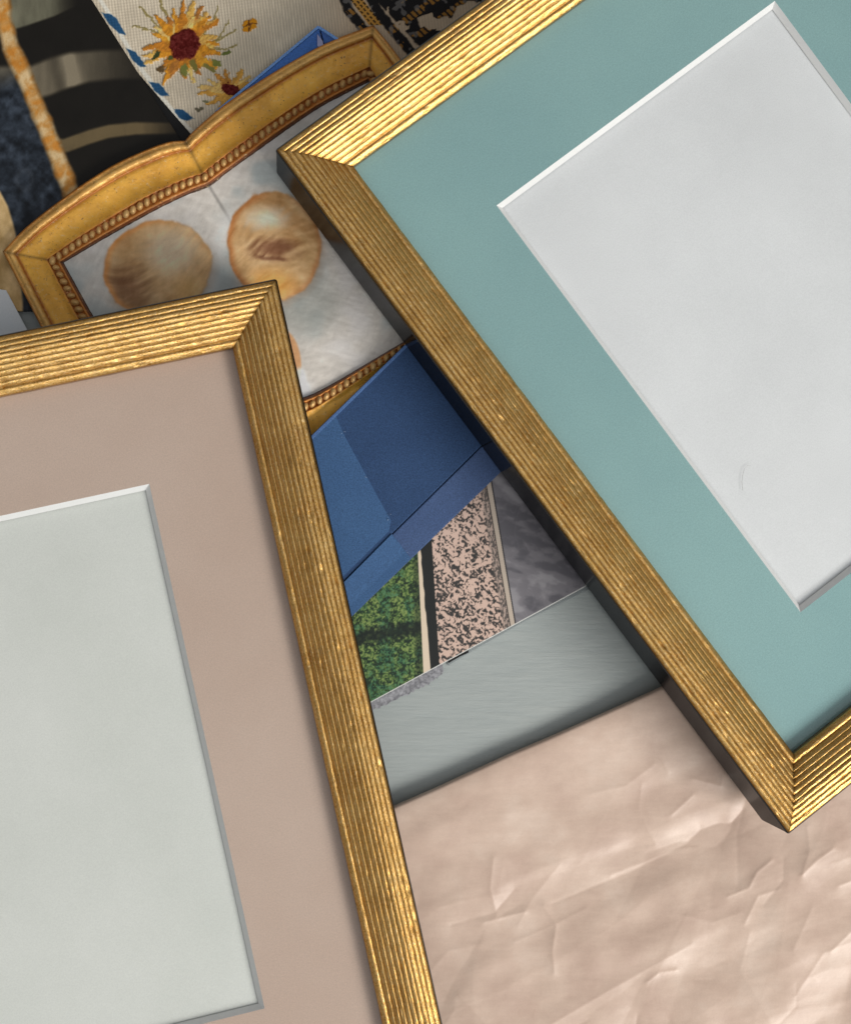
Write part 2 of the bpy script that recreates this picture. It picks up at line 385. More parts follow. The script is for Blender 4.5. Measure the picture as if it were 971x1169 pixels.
def kraft():
    S = np.arange(-170, 620, 1.4); D = np.arange(0, 520, 1.4)
    roll = np.array([[14,-5.6],[8,-5.2],[3,-4.0],[.8,-2.6],[0,-1.5],[.6,-.7],[2,-.15]])    # edge folded under: (px inward, mm relative to the ridge)
    rows = np.concatenate([roll[:,0], D+4]); off = np.concatenate([roll[:,1], np.zeros(len(D))])
    SS, DD = np.meshgrid(S, rows)
    OO = np.repeat(off[:,None], len(S), 1)
    wav = 1.6*(vn(SS*.02, SS*0, 4)-.5)
    px = EA[0]+ex*SS+nx_*(DD+wav); py = EA[1]+ey*SS+ny_*(DD+wav)
    ridge = 5.9 + .9*sm(50, 330, SS) + .9*(vn(SS*.012, DD*0, 6)-.5)
    Z = ridge*np.exp(-np.clip(DD-4,0,None)/95.) + (1.7+1.6*sm(150,330,DD))*(1-np.exp(-np.clip(DD-4,0,None)/95.))
    H = 3.2*(fbm(px*.0065+py*.004, py*.010-px*.002, 8, 2)-.5) + .5*(fbm(px*.02+py*.014, py*.03, 12, 2)-.5)
    rk = random.Random(21)
    for q_ in range(11):
        aa = math.radians(rk.choice((-28,-24,-40,-12,-60,35,-75))+rk.uniform(-9,9)); Lw = rk.uniform(75,190); ph_ = rk.uniform(0,2)
        u_ = (-px*math.sin(aa)+py*math.cos(aa)) + 22*(fbm(px*.012,py*.012,140+q_,2)-.5); xx = (u_/Lw+ph_) % 2.0; tri = np.abs(xx-1)
        tri = np.sqrt((tri-.5)**2+.0)*2; mk = sm(.42,.68,fbm(px*.007,py*.007,160+q_,2))
        H = H + Lw*.0042*(tri-.5)*mk*sm(40,190,DD)
    for pts, a, w in CR:
        d, s = poly_d(px, py, pts); n = len(pts)-1
        ext = np.exp(-(d/w)); ext2 = np.exp(-(d/(w*2.2))**2)
        H = H + a*(.75*np.exp(-d/(w*.55))+.45*ext2)*.40
    H = H*sm(0, 45, DD)
    Z = np.clip(Z+H-1.5*np.exp(-np.clip(DD-2,0,None)/13.), .5, None)
    tmask = sm(0, 60, side(px, py, (862,937), (313,205)) * 1.0)      # pressed flat under the frame
    Z = np.where(OO < 0, ridge-1.5+OO, Z)
    Z = np.clip(Z, .4, 8.6 + 0*tmask)
    V = atn(px, py, Z).reshape(-1,3); n, m = SS.shape; idx = np.arange(n*m).reshape(n,m)
    Fq = np.stack([idx[1:,:-1], idx[1:,1:], idx[:-1,1:], idx[:-1,:-1]], -1).reshape(-1,4)
    o0 = V.mean(0); o0[2] = 0
    o = mesh_obj('kraft_paper', V, Fq, k.m, None, True, origin=o0)
    tag(o, 'creased pinkish brown kraft paper with a rolled edge across the table', 'wrapping paper')
kraft()

# ------------------------------------------------------------------ art print (dark costume)
def paint_art(X, Y):
    n = fbm(X*.05, Y*.05, 2); col = np.ones(X.shape+(3,))*np.array([19.,16,11]); col += (n[...,None]-.5)*8
    q = 3.237
    c1t = curve_y(X, [(0,-40),(200,-60)]); c1b = curve_y(X, [(10,35),(30,29),(62,18),(90,5)])
    m = sm(-2,2,c1b-Y)*sm(92,50,X)
    tex = fbm(X*.09, Y*.03, 5)
    col = mix(col, np.array([118,116,96]), m*(.55+.5*tex))
    up = curve_y(X, [(a/q,b/q) for a,b in ((110,245),(190,212),(260,195),(360,186),(450,183),(540,200))])
    lo = curve_y(X, [(a/q,b/q) for a,b in ((150,362),(190,350),(260,322),(330,303),(430,292),(560,292))])
    m = sm(-4,4,Y-up)*sm(-3,4,lo-Y); br = sm(165,75,X)*.75+.22
    fold = .75+.5*np.exp(-((X-78-(Y-70)*.25)/9)**2) - .25*np.exp(-((X-62-(Y-70)*.25)/8)**2)
    col = mix(col, np.array([128,118,98]), np.clip(m*br*fold*(.75+.45*tex),0,1))
    up = curve_y(X, [(a/q,b/q) for a,b in ((235,512),(330,478),(400,460),(500,450),(640,452))])
    lo = curve_y(X, [(a/q,b/q) for a,b in ((250,562),(330,532),(400,510),(500,497),(640,494))])
    col = mix(col, np.array([98,84,58]), np.clip(sm(-2,2.5,Y-up)*sm(-2,2.5,lo-Y)*(sm(205,150,X)*.7+.3)*(.8+.4*tex),0,1))
    # dark blue garment left of the fur
    fur = [(-2,-60),(2,-20),(4,20),(12,52),(22,74),(35,104),(50,140),(62,170),(74,200),(84,228),(92,262)]
    d, s = poly_d(X, Y, fur)
    fx = curve_y(Y, [(p[1],p[0]) for p in fur])
    m = sm(2,-2,X-fx)*sm(70,110,Y+X*.3)
    nn = fbm(X*.11, Y*.11, 9, 4); bl_ = np.array([30.,36,44])*np.ones(X.shape+(3,)) + (nn[...,None]-.45)*np.array([70,76,84.])
    rg = np.exp(-((np.hypot(X-28, (Y-205)*.8)-9)/3)**2); bl_ += rg[...,None]*16
    col = col*(1-m[...,None])+bl_*m[...,None]
    hw = 10.5+2.5*(vn(Y*.12, X*0, 3)-.5); m = sm(2.2,-2.2,d-hw)
    wf_ = 10*fbm(X*.08,Y*.08,17,2); fn = fbm((X+wf_)*.10+Y*.05, (Y-wf_)*.09-X*.04, 14, 5); f2 = fbm(X*.3, Y*.22, 15, 3)
    fc = mix(np.ones(X.shape+(3,))*np.array([186.,142,84]), [206,178,132], sm(.40,.75,fn)); fc = mix(fc, [188,122,44], sm(.52,.22,fn)*.85); fc += (f2[...,None]-.5)*26
    fc *= (1-.35*sm(.4,1,d/hw))[...,None]; 
    col = col*(1-m[...,None])+fc*m[...,None]
    tx = curve_y(Y, [(200,-20),(218,0),(235,9),(255,15),(275,20),(345,26)]); m = sm(2,-2,X-tx)
    tc = np.ones(X.shape+(3,))*np.array([196.,164,112])+(fbm(X*.1,Y*.07,20)[...,None]-.5)*90
    col = col*(1-m[...,None])+tc*m[...,None]
    return col
art = sheet('art_print', ((-90,-80),(54.4,-80),(330,355),(-90,355)), 1.1, 2.3, attr_mat('art_print_ink', .5, .08, 2600, .00002, .25, .06, .0), paint_art, thick=1.0)
tag(art, 'dark painted portrait print with banded sleeve and orange fur trim', 'art print')

# ------------------------------------------------------------------ embroidered cloth
PET = []
rs = random.Random(5)
for i in range(48):
    a = i/24*2*math.pi+rs.uniform(-.09,.09); L = rs.uniform(24,52); PET.append((208+13*math.cos(a), 50+15*math.sin(a), 208+L*math.cos(a)*.92, 50+L*math.sin(a), rs.uniform(3.0,4.4), rs.choice(((214,150,48),(190,122,40),(216,168,84),(172,112,48),(226,186,110),(206,138,40)))))
for i in range(15):
    a = i/15*2*math.pi+rs.uniform(-.1,.1); L = rs.uniform(26,38); PET.append((264+9*math.cos(a), 103+7*math.sin(a), 264+L*math.cos(a), 103+L*.75*math.sin(a), rs.uniform(2.4,3.4), rs.choice(((206,154,70),(190,132,58),(214,176,104)))))
TWIG = [((230,58),(250,44),(262,22)),((238,50),(258,42),(270,34)),((236,55),(256,55),(270,50)),((190,35),(172,22),(158,6)),((186,40),(168,33),(152,30)),((196,26),(184,8),(180,-8)),((232,40),(244,22),(248,6)),((205,82),(212,86)),((200,70),(190,76))]
LEAF = [(178,63,6,3,-20,(58,66,36)),(184,79,5,3.5,10,(92,72,44)),(194,66,4,2.5,-30,(78,84,44)),(247,72,6,3,35,(120,124,60)),(258,60,6,2.5,-15,(96,104,50)),(228,125,5,2.6,0,(104,98,78)),(235,116,4,1.8,0,(120,120,90)),(211,80,4,7,0,(116,118,58)),(222,74,4,7,-20,(120,112,54)),(240,78,9,3.5,30,(128,120,62))]
BORD = [(100,-30),(112,0),(126,22),(140,48),(158,78),(176,104),(196,128),(214,148),(240,175)]
def bordd(X,Y):
    bx = curve_y(Y, [(p[1],p[0]) for p in BORD]); return X-bx
DARK = [((386,-20),(398,12),(416,34),(430,52),(450,70)), ((412,-24),(432,14),(452,38),(470,60)), ((440,-20),(470,20),(478,45))]
def cloth(X, Y, want='c'):
    warp = .5+.5*np.sin((X*.985-Y*.12)*2*math.pi/3.4); wf = .5+.5*np.sin((Y+X*.12)*2*math.pi/3.4)
    n = fbm(X*.02, Y*.02, 31); fine = vn(X*.9, Y*.12, 33)
    col = np.ones(X.shape+(3,))*np.array([206.,193,170]); col += (n[...,None]-.5)*30
    h = .10*warp+.05*wf
    col *= (.86+.16*warp*(.6+.8*fine))[...,None]
    col = mix(col, [176,150,122], sm(330,420,X)*.55)
    B = bordd(X,Y)
    stripe = ((Y*.85+X*.5) % 36) < 15
    mb = sm(12.5,11,B)*sm(-1,1,B); bc = np.ones(X.shape+(3,))*np.array([212.,208,194])
    mb = mb*sm(9,6,B+3*fbm(X*.1,Y*.1,36))
    col = col*(1-mb[...,None])+bc*mb[...,None]
    for wp_ in (((112,-14),(106,-20),(122,-4),(116,-2)),((116,14),(127,16),(134,22),(143,39),(136,38),(126,29)),((144,55),(155,59),(160,66),(168,76),(160,76),(152,69)),((170,93),(182,95),(186,100),(194,109),(183,109),(176,103)),((198,124),(209,125),(214,129),(221,135),(213,138),(204,134))):
        ins = np.full(X.shape, 1e9); c0 = np.mean(wp_,0)
        for q_ in range(len(wp_)):
            a_, b_ = wp_[q_], wp_[(q_+1)%len(wp_)]; sg = side(X,Y,a_,b_); s0 = float(side(np.array(c0[0]),np.array(c0[1]),a_,b_)); ins = np.minimum(ins, sg*np.sign(s0))
        col = mix(col, [34,74,108], sm(-.8,.8,ins+1.5*(fbm(X*.4,Y*.4,37,2)-.5)))
    h += mb*.12
    X0, Y0 = X, Y; X = X + 5*(fbm(X0*.13, Y0*.13, 61, 3)-.5) + 2.2*(vn(X0*.6,Y0*.6,63)-.5); Y = Y + 6*(fbm(X0*.13, Y0*.13, 62, 3)-.5) + 2.2*(vn(X0*.6,Y0*.6,64)-.5)
    for p in TWIG:
        d,_ = poly_d(X,Y,list(p)); m = sm(1.6,.6,d); col = mix(col, [132,118,66], m*.85); h += m*.2
    for (ax,ay,bx,by,w,c) in PET:
        d,t = seg(X,Y,(ax,ay),(bx,by)); ww = 1.25*w*(1.0-.6*t)*(1.15-.5*np.abs(t-.35))
        th = fbm(X*.5, Y*.5, int(ax*3)%40, 2); m = sm(ww+.9, ww-.4, d+(th-.5)*2.2); str_ = .80+.35*vn((X+Y)*.6,(X-Y)*.15,int(bx)%30)
        col = col*(1-m[...,None]) + np.array(c,float)*str_[...,None]*m[...,None]; h = np.maximum(h, m*(.35+.2*str_))
    for (cx,cy,rx,ry,a,c) in LEAF:
        m = sm(1.15,.85,ell(X,Y,cx,cy,rx,ry,a)); col = mix(col, c, m); h = np.maximum(h, m*.4)
    for cx,cy,rx,ry in ((210,51,17,18),(264,102,13,7)):
        e = ell(X,Y,cx,cy,rx,ry,20); m = sm(1.08,.92,e); th = fbm(X*.5,Y*.5,44,3)
        cc = np.ones(X.shape+(3,))*np.array([88.,22,18])+(th[...,None]-.5)*70
        col = col*(1-m[...,None])+cc*m[...,None]; h = np.maximum(h, m*(.6+.4*th))
    for sx, sy in ((285,28),):
        dx = np.abs(X-sx); dy = np.abs(Y-sy+(X-sx)*.15); m = sm(7.5,6.5,np.maximum(dx,dy*1.2)); gap = sm(1.2,.3,dx)+sm(1.2,.3,dy)
        col = mix(col, [196,130,22], m*np.clip(1-gap,0,1)); col = mix(col, [92,48,10], m*np.clip(gap,0,1)); h = np.maximum(h, m*.4)
    X, Y = X0, Y0
    # black beaded figure with gold brocade
    dk = np.zeros(X.shape)
    for p in DARK:
        d,_ = poly_d(X,Y,list(p)); dk = np.maximum(dk, sm(6.5,4.5,d+2.5*(fbm(X*.25,Y*.25,50,2)-.5)))
    right = side(X,Y,(418,-20),(478,62)); blob = sm(0,2,(X-(428+Y*.95))) * (fbm(X*.06,Y*.06,52,3) > .40)
    blob = blob*1.0
    tri = ((X > 440+Y*.25) & (X < 462+Y*.18) & (Y > 12+(X-436)*.2)).astype(float)*0
    dk = np.maximum(dk, blob)
    bead = .5+.5*np.sin(X*1.9+Y*.4)*np.sin(Y*1.9-X*.4)
    dc = np.ones(X.shape+(3,))*np.array([22.,20,20])+(bead*18)[...,None]
    gm = ((((X*.8+Y*1.1) % 30) < 11) & (vn(X*.05,Y*.05,55) > .42)).astype(float)*((((X-Y)*.7 % 6) < 3.6).astype(float))
    dc = mix(dc, [168,118,50], gm*.85)
    gm2 = (fbm(X*.13,Y*.13,57,2) > .66).astype(float); dc = mix(dc, [120,116,112], gm2*.7)
    g1 = ((X > 400+Y*.75) & (X < 415+Y*.75) & (Y < 28)).astype(float); dc2 = mix(np.ones(X.shape+(3,))*np.array([44.,34,22]), [186,136,62], ((((X*1.2-Y) % 7) < 4) | (((X+Y*1.2) % 9) < 3)).astype(float))
    col = col*(1-dk[...,None])+dc*dk[...,None]; h = np.maximum(h, dk*(.3+.3*bead))
    col = col*(1-g1[...,None])+dc2*g1[...,None]
    return col if want == 'c' else h
cl = sheet('embroidered_cloth', ((51,-40),(640,-40),(640,185),(246,185)), 1.0, 1.1, attr_mat('linen_thread', .8, .10, 3500, .00005, .2, .04), lambda X,Y: cloth(X,Y),
    thick=1.0, height=lambda X,Y: cloth(X,Y,'h'))
# let the left edge follow the striped border: shift the grid towards it
tag(cl, 'cream linen embroidered with orange sunflowers and a blue striped border', 'cloth')
BLK = paper_mat('black_gap_shade', (.008,.008,.008,1), (.012,.012,.012,1), .5)
tag(slab('black_gap_shade', [(60,-50),(700,-50),(700,210),(150,230)], .6, .1, BLK, bevel=0), 'thin black sheet standing in for the shadow between the portrait print and the embroidered cloth', 'card')  # black sheet put in as the shadow between print and cloth

# ------------------------------------------------------------------ loose white sheet at far left
tag(slab('loose_paper', [(-90,318),(7,331),(70,450),(-90,440)], 3.0, 2.5, paper_mat('loose_white', alb(205,212,216), alb(225,230,230), .4, mscale=50), bevel=.1),
    'pale bluish white paper corner at the far left edge', 'paper')

# ------------------------------------------------------------------ ornate small frame
def resample(pts, n):
    p = np.array(pts, float)
    # Catmull-Rom through the points
    q = np.vstack([2*p[0]-p[1], p, 2*p[-1]-p[-2]]); out = []
    for i in range(1, len(q)-2):
        for t in np.linspace(0,1,24,endpoint=False):
            out.append(.5*((2*q[i])+(-q[i-1]+q[i+1])*t+(2*q[i-1]-5*q[i]+4*q[i+1]-q[i+2])*t*t+(-q[i-1]+3*q[i]-3*q[i+1]+q[i+2])*t**3))
    out.append(p[-1]); out = np.array(out); s = np.concatenate([[0], np.cumsum(np.linalg.norm(np.diff(out,axis=0),axis=1))])
    u_ = np.linspace(0, s[-1], n); return np.stack([np.interp(u_, s, out[:,0]), np.interp(u_, s, out[:,1])], -1)
OUT = [[(3,287),(31,258),(77,222),(124,191),(161,173),(191,162),(211,160)], [(211,160),(222,148),(250,124),(289,96.5),(339,66),(378,46),(426,28)],
       [(426,28),(457,67),(545,190),(618,322)], [(618,322),(560,362),(480,415),(415,468),(368,508),(338,530)], [(338,530),(300,522),(220,530),(150,575)], [(150,575),(100,480),(48,376),(3,287)]]
INN = [[(74,300),(98,286),(122,272),(178,241),(215,223),(239,213)], [(239,213),(268,192),(300,169),(335,144),(370,121),(420,95)],
       [(420,95),(470,190),(545,338)], [(545,338),(500,366),(451,395),(412,418),(372,441),(347,452),(322,456)], [(322,456),(290,462),(240,475),(190,500)], [(190,500),(150,430),(109,363),(74,300)]]
PT = np.array([0,.01,.03,.055,.08,.12,.17,.205,.23,.26,.30,.40,.50,.60,.66,.70,.715,.73,.76,.80,.84,.87,.885,.90,.93,.955,.97,.985,1.0])
PZo= np.array([.3,2.6,3.1,2.7,3.5,4.0,3.7,2.75,2.35,2.7,2.65,2.2,1.8,1.9,2.3,2.75,2.7,2.25,2.0,1.95,2.0,2.2,2.7,2.8,2.5,1.7,1.2,.9,.8])
orn = empty('ornate_frame', (at(250,290,0).x, at(250,290,0).y, 2.6)); OB = 2.7
tag(orn, 'small antique gold frame with scalloped top and beading round a painting of shells', 'picture frame')
def orn_gold():
    k = N('antique_gold'); a = k.n('ShaderNodeAttribute', attribute_name='Col'); v = k.coord()
    f = k.noise(v, 420, 6, .75); f2 = k.noise(v, 1300, 4, .6); f3 = k.noise(v, 60, 6, .7)
    c = k.mixc(1.0, a.outputs['Color'], k.ramp(f3, [(.3,(.84,.72,.58,1)),(.6,(1.08,1.05,1.02,1)),(.75,(1.15,1.18,1.25,1))]), 'MULTIPLY')
    c = k.mixc(k.ramp(f2, [(.31,g(.9)),(.36,g(0))]), c, (.20,.09,.03,1)); c = k.mixc(k.ramp(f, [(.56,g(0)),(.70,g(.6))]), c, (.40,.18,.06,1))
    f5 = k.noise(v, 900, 5, .8); c = k.mixc(k.ramp(f5, [(.57,g(0)),(.66,g(.55))]), c, (.85,.66,.36,1))
    k.l(c, k.p.inputs['Base Color']); k.p.inputs['Metallic'].default_value = .25; k.p.inputs['Roughness'].default_value = .38
    k.l(k.bump(f2, .6, .00012, k.bump(f, .5, .0003)), k.p.inputs['Normal']); return k.m
OG = orn_gold()
oo = []; ii = []
for a, b in zip(OUT, INN):
    n = max(8, int(sum(math.dist(a[i],a[i+1]) for i in range(len(a)-1))/2.2)); oo.append(resample(a,n)[:-1]); ii.append(resample(b,n)[:-1])
oo = np.vstack(oo); ii = np.vstack(ii); nn_ = len(oo)
Xp = oo[:,None,0]*(1-PT)+ii[:,None,0]*PT; Yp = oo[:,None,1]*(1-PT)+ii[:,None,1]*PT
rough_ = (fbm(Xp*.12, Yp*.12, 70, 3)-.5)*.5 + (fbm(Xp*.45, Yp*.45, 71, 2)-.5)*.5*np.where(PT<.2, 1.4, .5)
Zp = OB + PZo[None,:] + rough_*np.where((PT>.02)&(PT<.9),1,0)
V = atn(Xp, Yp, Zp).reshape(-1,3)
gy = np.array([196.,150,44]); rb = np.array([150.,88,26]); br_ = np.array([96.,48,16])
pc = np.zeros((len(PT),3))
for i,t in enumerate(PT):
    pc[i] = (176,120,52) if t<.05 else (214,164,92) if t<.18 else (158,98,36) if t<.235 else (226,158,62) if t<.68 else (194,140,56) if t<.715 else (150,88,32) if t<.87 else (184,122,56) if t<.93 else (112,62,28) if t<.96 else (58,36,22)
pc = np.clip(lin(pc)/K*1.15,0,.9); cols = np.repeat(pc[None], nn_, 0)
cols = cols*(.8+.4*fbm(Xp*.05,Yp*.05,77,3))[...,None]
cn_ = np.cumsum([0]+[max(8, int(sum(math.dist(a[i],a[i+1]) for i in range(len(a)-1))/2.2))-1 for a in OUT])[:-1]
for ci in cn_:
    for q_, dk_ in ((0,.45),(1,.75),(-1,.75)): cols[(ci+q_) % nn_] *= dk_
idx = np.arange(nn_*len(PT)).reshape(nn_, len(PT)); nxt = np.roll(idx, -1, 0)
Fq = np.stack([idx[:,1:], nxt[:,1:], nxt[:,:-1], idx[:,:-1]], -1).reshape(-1,4)[:, ::-1]
o0 = np.array(orn.location)/MM
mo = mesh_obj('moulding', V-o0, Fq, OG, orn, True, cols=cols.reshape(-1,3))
# pearl beading
def bead_mesh():
    t = .80; path = oo*(1-t)+ii*t; path = np.vstack([path, path[:1]])
    s = np.concatenate([[0], np.cumsum(np.linalg.norm(np.diff(path,axis=0),axis=1))]); nb = int(s[-1]/9.0)
    V = []; Fq = []; cc = []
    ns, nr = 10, 6; rg = random.Random(2)
    for b in range(nb):
        q = s[-1]*b/nb; x = np.interp(q,s,path[:,0]); y = np.interp(q,s,path[:,1])
        x2 = np.interp(q+1,s,path[:,0]); y2 = np.interp(q+1,s,path[:,1])
        c0 = at(x,y,OB+2.35); d = (at(x2,y2,OB+2.35)-c0).normalized(); p = Vector((-d.y,d.x,0)); sk = d*.3
        rx = 1.05*rg.uniform(.85,1.1); ry = 1.2*rg.uniform(.85,1.1); rz = 1.1*rg.uniform(.8,1.1); base = len(V)
        for i in range(nr+1):
            th = math.pi/2*(1-i/nr*1.25)
            for j in range(ns):
                ph = 2*math.pi*j/ns; v3 = c0 + d*(rx*math.cos(th)*math.cos(ph)) + (p+sk)*(ry*math.cos(th)*math.sin(ph)) + Vector((0,0,rz*math.sin(th)))
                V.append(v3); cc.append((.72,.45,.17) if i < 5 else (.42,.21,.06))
        for i in range(nr):
            for j in range(ns): Fq.append((base+i*ns+j, base+(i+1)*ns+j, base+(i+1)*ns+(j+1)%ns, base+i*ns+(j+1)%ns))
    return np.array(V), Fq, np.array(cc)
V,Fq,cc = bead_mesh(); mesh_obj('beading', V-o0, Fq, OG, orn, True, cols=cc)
SH1 = (180,306,62,54,-14); SH2 = (313,280,53,62,-8)
def paint_shells(X, Y):
    strokes = .5*fbm(X*.05+Y*.03, Y*.14-X*.05, 81, 4)+.5*fbm(X*.22+Y*.12, Y*.08-X*.06+.02*np.hypot(X-330,Y-380), 80, 4); n = fbm(X*.018, Y*.018, 82, 3)
    col = np.ones(X.shape+(3,))*np.array([196.,190,181]); col += (strokes[...,None]-.5)*50
    col = mix(col, [150,160,160], sm(.5,.7,n)*.7); col = mix(col, [206,202,198], sm(.48,.3,n)*.7)
    col = mix(col, [128,132,126], sm(60,20,np.hypot(X-345,(Y-345)*1.1))*.55)   # painted cast shade beside shell
    d,_ = poly_d(X,Y,[(236,208),(262,250),(268,262)]); col = mix(col, [112,108,104], sm(3,0,d)*.6)
    d,_ = poly_d(X,Y,[(262,250),(240,300),(235,360)]); col = mix(col, [214,212,208], sm(16,2,d)*.5)
    for (cx,cy,rx,ry,a), k_ in ((SH1,0),(SH2,1)):
        e = ell(X,Y,cx,cy,rx,ry,a) + (fbm(X*.07,Y*.07,84,3)-.5)*.10
        halo = sm(1.22,1.0,e); col = mix(col, [150,128,108], halo*.45*sm(-20,40,(X-cx)*.5+(Y-cy)))
        m = sm(1.03,.97,e); ang = np.arctan2(Y-cy, X-cx); sw = fbm(X*.03+Y*.015, Y*.05-X*.025, 86+k_, 4); s2 = fbm(X*.12+Y*.05,Y*.05-X*.1,88,3)
        c = np.ones(X.shape+(3,))*np.array([192.,154,106])
        c = mix(c, [204,174,132], sm(.45,.8,sw)*.5); c = mix(c, [168,120,70], sm(.5,.25,sw)*.5)
        bd = 22*((X-cx)/rx)**2*(1 if k_ == 0 else -.6) + 14*fbm(X*.03,Y*.03,97+k_,2); st = fbm((X*.87-Y*.5)*.045, (X*.5+Y*.87+bd)*.20, 95+k_, 4)
        if k_ == 0:
            c = mix(c, [214,192,162], sm(48,4,np.hypot((X-196),(Y-286)*1.15)+20*(st-.5))*.9); c = mix(c, [124,84,50], sm(50,4,np.hypot((X-142)*1.0,(Y-332)*1.15)+26*(st-.5))*.85)
            c = mix(c, [200,132,66], sm(.84,1.0,e)*sm(20,-40,(X-cx)+(Y-cy)*.3)*.9); c = mix(c, [204,160,96], sm(30,4,np.hypot(X-216,Y-334))*.7)
        else:
            c = mix(c, [220,206,184], sm(26,3,np.hypot((X-304)*.7,(Y-250)*1.3)+16*(st-.5))*.9); c = mix(c, [128,84,56], sm(27,4,np.hypot((X-311)*.7,(Y-284)*1.4)+18*(st-.5))*.9)
            c = mix(c, [104,62,38], sm(3.5,1,np.abs(Y-293-(X-300)*.12-6*(st-.5)))*sm(24,12,np.abs(X-309))*.7)
            c = mix(c, [214,156,78], sm(34,6,np.hypot((X-310)*.8,(Y-326)*1.2))*.85); c = mix(c, [178,112,58], sm(.82,1.0,e)*sm(10,-30,(X-cx))*.9); c = mix(c, [176,118,72], sm(.86,1.0,e)*sm(0,40,(X-cx))*.7)
        c += (s2[...,None]-.5)*22 + (st[...,None]-.5)*44
        col = col*(1-m[...,None])+c*m[...,None]
        rim = np.exp(-((e-1.0)/.03)**2); col = mix(col, [150,104,64], rim*.25*(sw>.42))
    e = ell(X,Y,318,418,26,44,0); m = sm(1.03,.95,e); col = mix(col, [198,150,106], m)
    d,_ = poly_d(X,Y,[(343,425),(350,452)]); col = mix(col, [224,220,216], sm(9,2,d)*.8)
    return col*1.08
def shell_h(X,Y):
    d,_ = poly_d(X,Y,[(236,208),(300,330),(325,460)]); return -.5*np.exp(-(d/14)**2) + (fbm(X*.1+Y*.08, Y*.3-X*.1, 90, 3)-.5)*.22
pq = ((58,303),(418,82),(575,352),(180,545))
p = sheet('painting', pq, 1.5, OB+.95, attr_mat('oil_paint', .42, .05, 1800, .00006, .4, .04), paint_shells, thick=.4, height=shell_h)
p.parent = orn; p.location = p.location - orn.location

# ------------------------------------------------------------------ blue things
def blue(name, a, b, rough=.75, spec=.3):
    return paper_mat(name, alb(*a), alb(*b), rough, gscale=2600, bumpd=.00005, mscale=60, spec=spec, gr=.42)
B1 = blue('blue_cloth_dark', (41,65,100), (46,71,107)); B2 = blue('blue_cloth_light', (55,86,125), (60,92,131)); B3 = blue('blue_cloth_flap', (56,76,112), (62,82,118)); B4 = blue('blue_edge', (70,100,146), (78,108,152))  # flap tone includes the purplish sky light on its slope
bf = empty('blue_folder', (at(460,560,0).x, at(460,560,0).y, 5.8)); tag(bf, 'blue cloth covered folder with a folded lip wedged between the two reeded frames', 'folder')
def under(o, root): o.parent = root; o.location = o.location-root.location; return o
under(slab('panel', [(316,535),(520,337),(609,450),(338,717)], 8.4, 6.0, B1, bevel=.35), bf)
under(slab('edge_binding', [(317,534.5),(520,337.3),(522,340),(319.5,537.5)], 8.75, 8.3, B4, bevel=.15), bf)
under(slab('lip', [(338,718),(609,451),(628,484),(350,754)], 9.0, 5.2, B3, bevel=.4, ztops=[8.55,8.55,7.3,7.3]), bf)
ov = under(slab('overlay', [(319,537),(383,474.5),(394,499),(418,543),(446,594),(444,606),(340,709)], 8.62, 8.3, B2, bevel=.06), bf)
ov['label'] = 'lighter blue cloth over the left of the folder'
under(slab('overlay', [(340,717.5),(447,609.5),(457,622),(468.5,637.5),(351.5,751.5)], 9.3, 8.0, B2, bevel=.06, ztops=[8.84,8.84,8.3,7.7,7.7]), bf)
FL = paper_mat('frayed_white', alb(150,165,190), alb(170,185,205))
rs = random.Random(9)
V = []; Fq = []
for (x,y,n) in ((392,496,5),(418,543,2),(444,590,6),(465,634,3)):
    for i in range(n):
        a = rs.uniform(0,6.28); L = rs.uniform(.6,1.8); xx = x+rs.uniform(-3,3)*.6; yy = y+rs.uniform(-5,5)*.8; b0 = len(V)
        for dx,dy in ((0,0),(L*math.cos(a),L*math.sin(a)),(L*.4*math.cos(a+1.4),L*.4*math.sin(a+1.4))):
            V.append(at(xx+dx,yy+dy,9.0 if y<600 else 9.3))
        V.append(at(xx,yy,8.7)); Fq += [(b0,b0+1,b0+2),(b0,b0+3,b0+1),(b0,b0+2,b0+3),(b0+1,b0+3,b0+2)]
fo = mesh_obj('frayed_thread', np.array([tuple(v) for v in V])-np.array(bf.location)/MM, Fq, FL, bf)

# blue open box: its far corner stands out behind the ornate frame
bb = empty('blue_box', (at(362,80,0).x, at(362,80,0).y, 2.2)); tag(bb, 'corner of a bright blue open box sticking out above the ornate frame', 'box')
B5 = blue('blue_box_outside', (52,98,168), (60,106,176), .5); B6 = blue('blue_box_rim', (104,146,204), (110,152,208), .5); B7 = blue('blue_box_inside', (52,92,158), (60,100,166), .5)  # paler rim colour includes the highlight along the box edge
def wall(name, a, b, off, zt, zb, mat, zt2=None):
    """an upright board between two picture points (top edge), off = px towards the inside at the top"""
    return under(slab(name, [a, b, (b[0]+off[0], b[1]+off[1]), (a[0]+off[0], a[1]+off[1])], zt, zb, mat, bevel=.12, ztops=zt2), bb)
wall('rim', (363,28.5), (246,126), (1.6,2.6), 6.3, 2.3, B6, [6.0,2.9,2.9,6.0]); wall('rim', (364.5,29), (392,47), (-1.2,3.0), 6.1, 2.3, B6, [6.0,5.2,5.2,6.0])
under(slab('panel', [(364,32.5),(249,128),(300,140),(372,64)], 5.2, 2.3, B5, bevel=.1, ztops=[5.6,2.7,2.4,2.5]), bb)
under(slab('lining', [(366,33),(392,50),(400,70),(374,66)], 5.2, 2.3, B7, bevel=.1, ztops=[5.6,4.6,2.5,2.5]), bb)
LV = paper_mat('lavender_corner', alb(146,150,184), alb(160,164,196))
wp = under(slab('lavender_patch', [(362,38),(368,46),(371,58),(362,52)], 6.1, 4, LV, bevel=.1, ztops=[5.8,5.3,4.4,4.8]), bb)  # small lavender-grey piece beside the corner fold

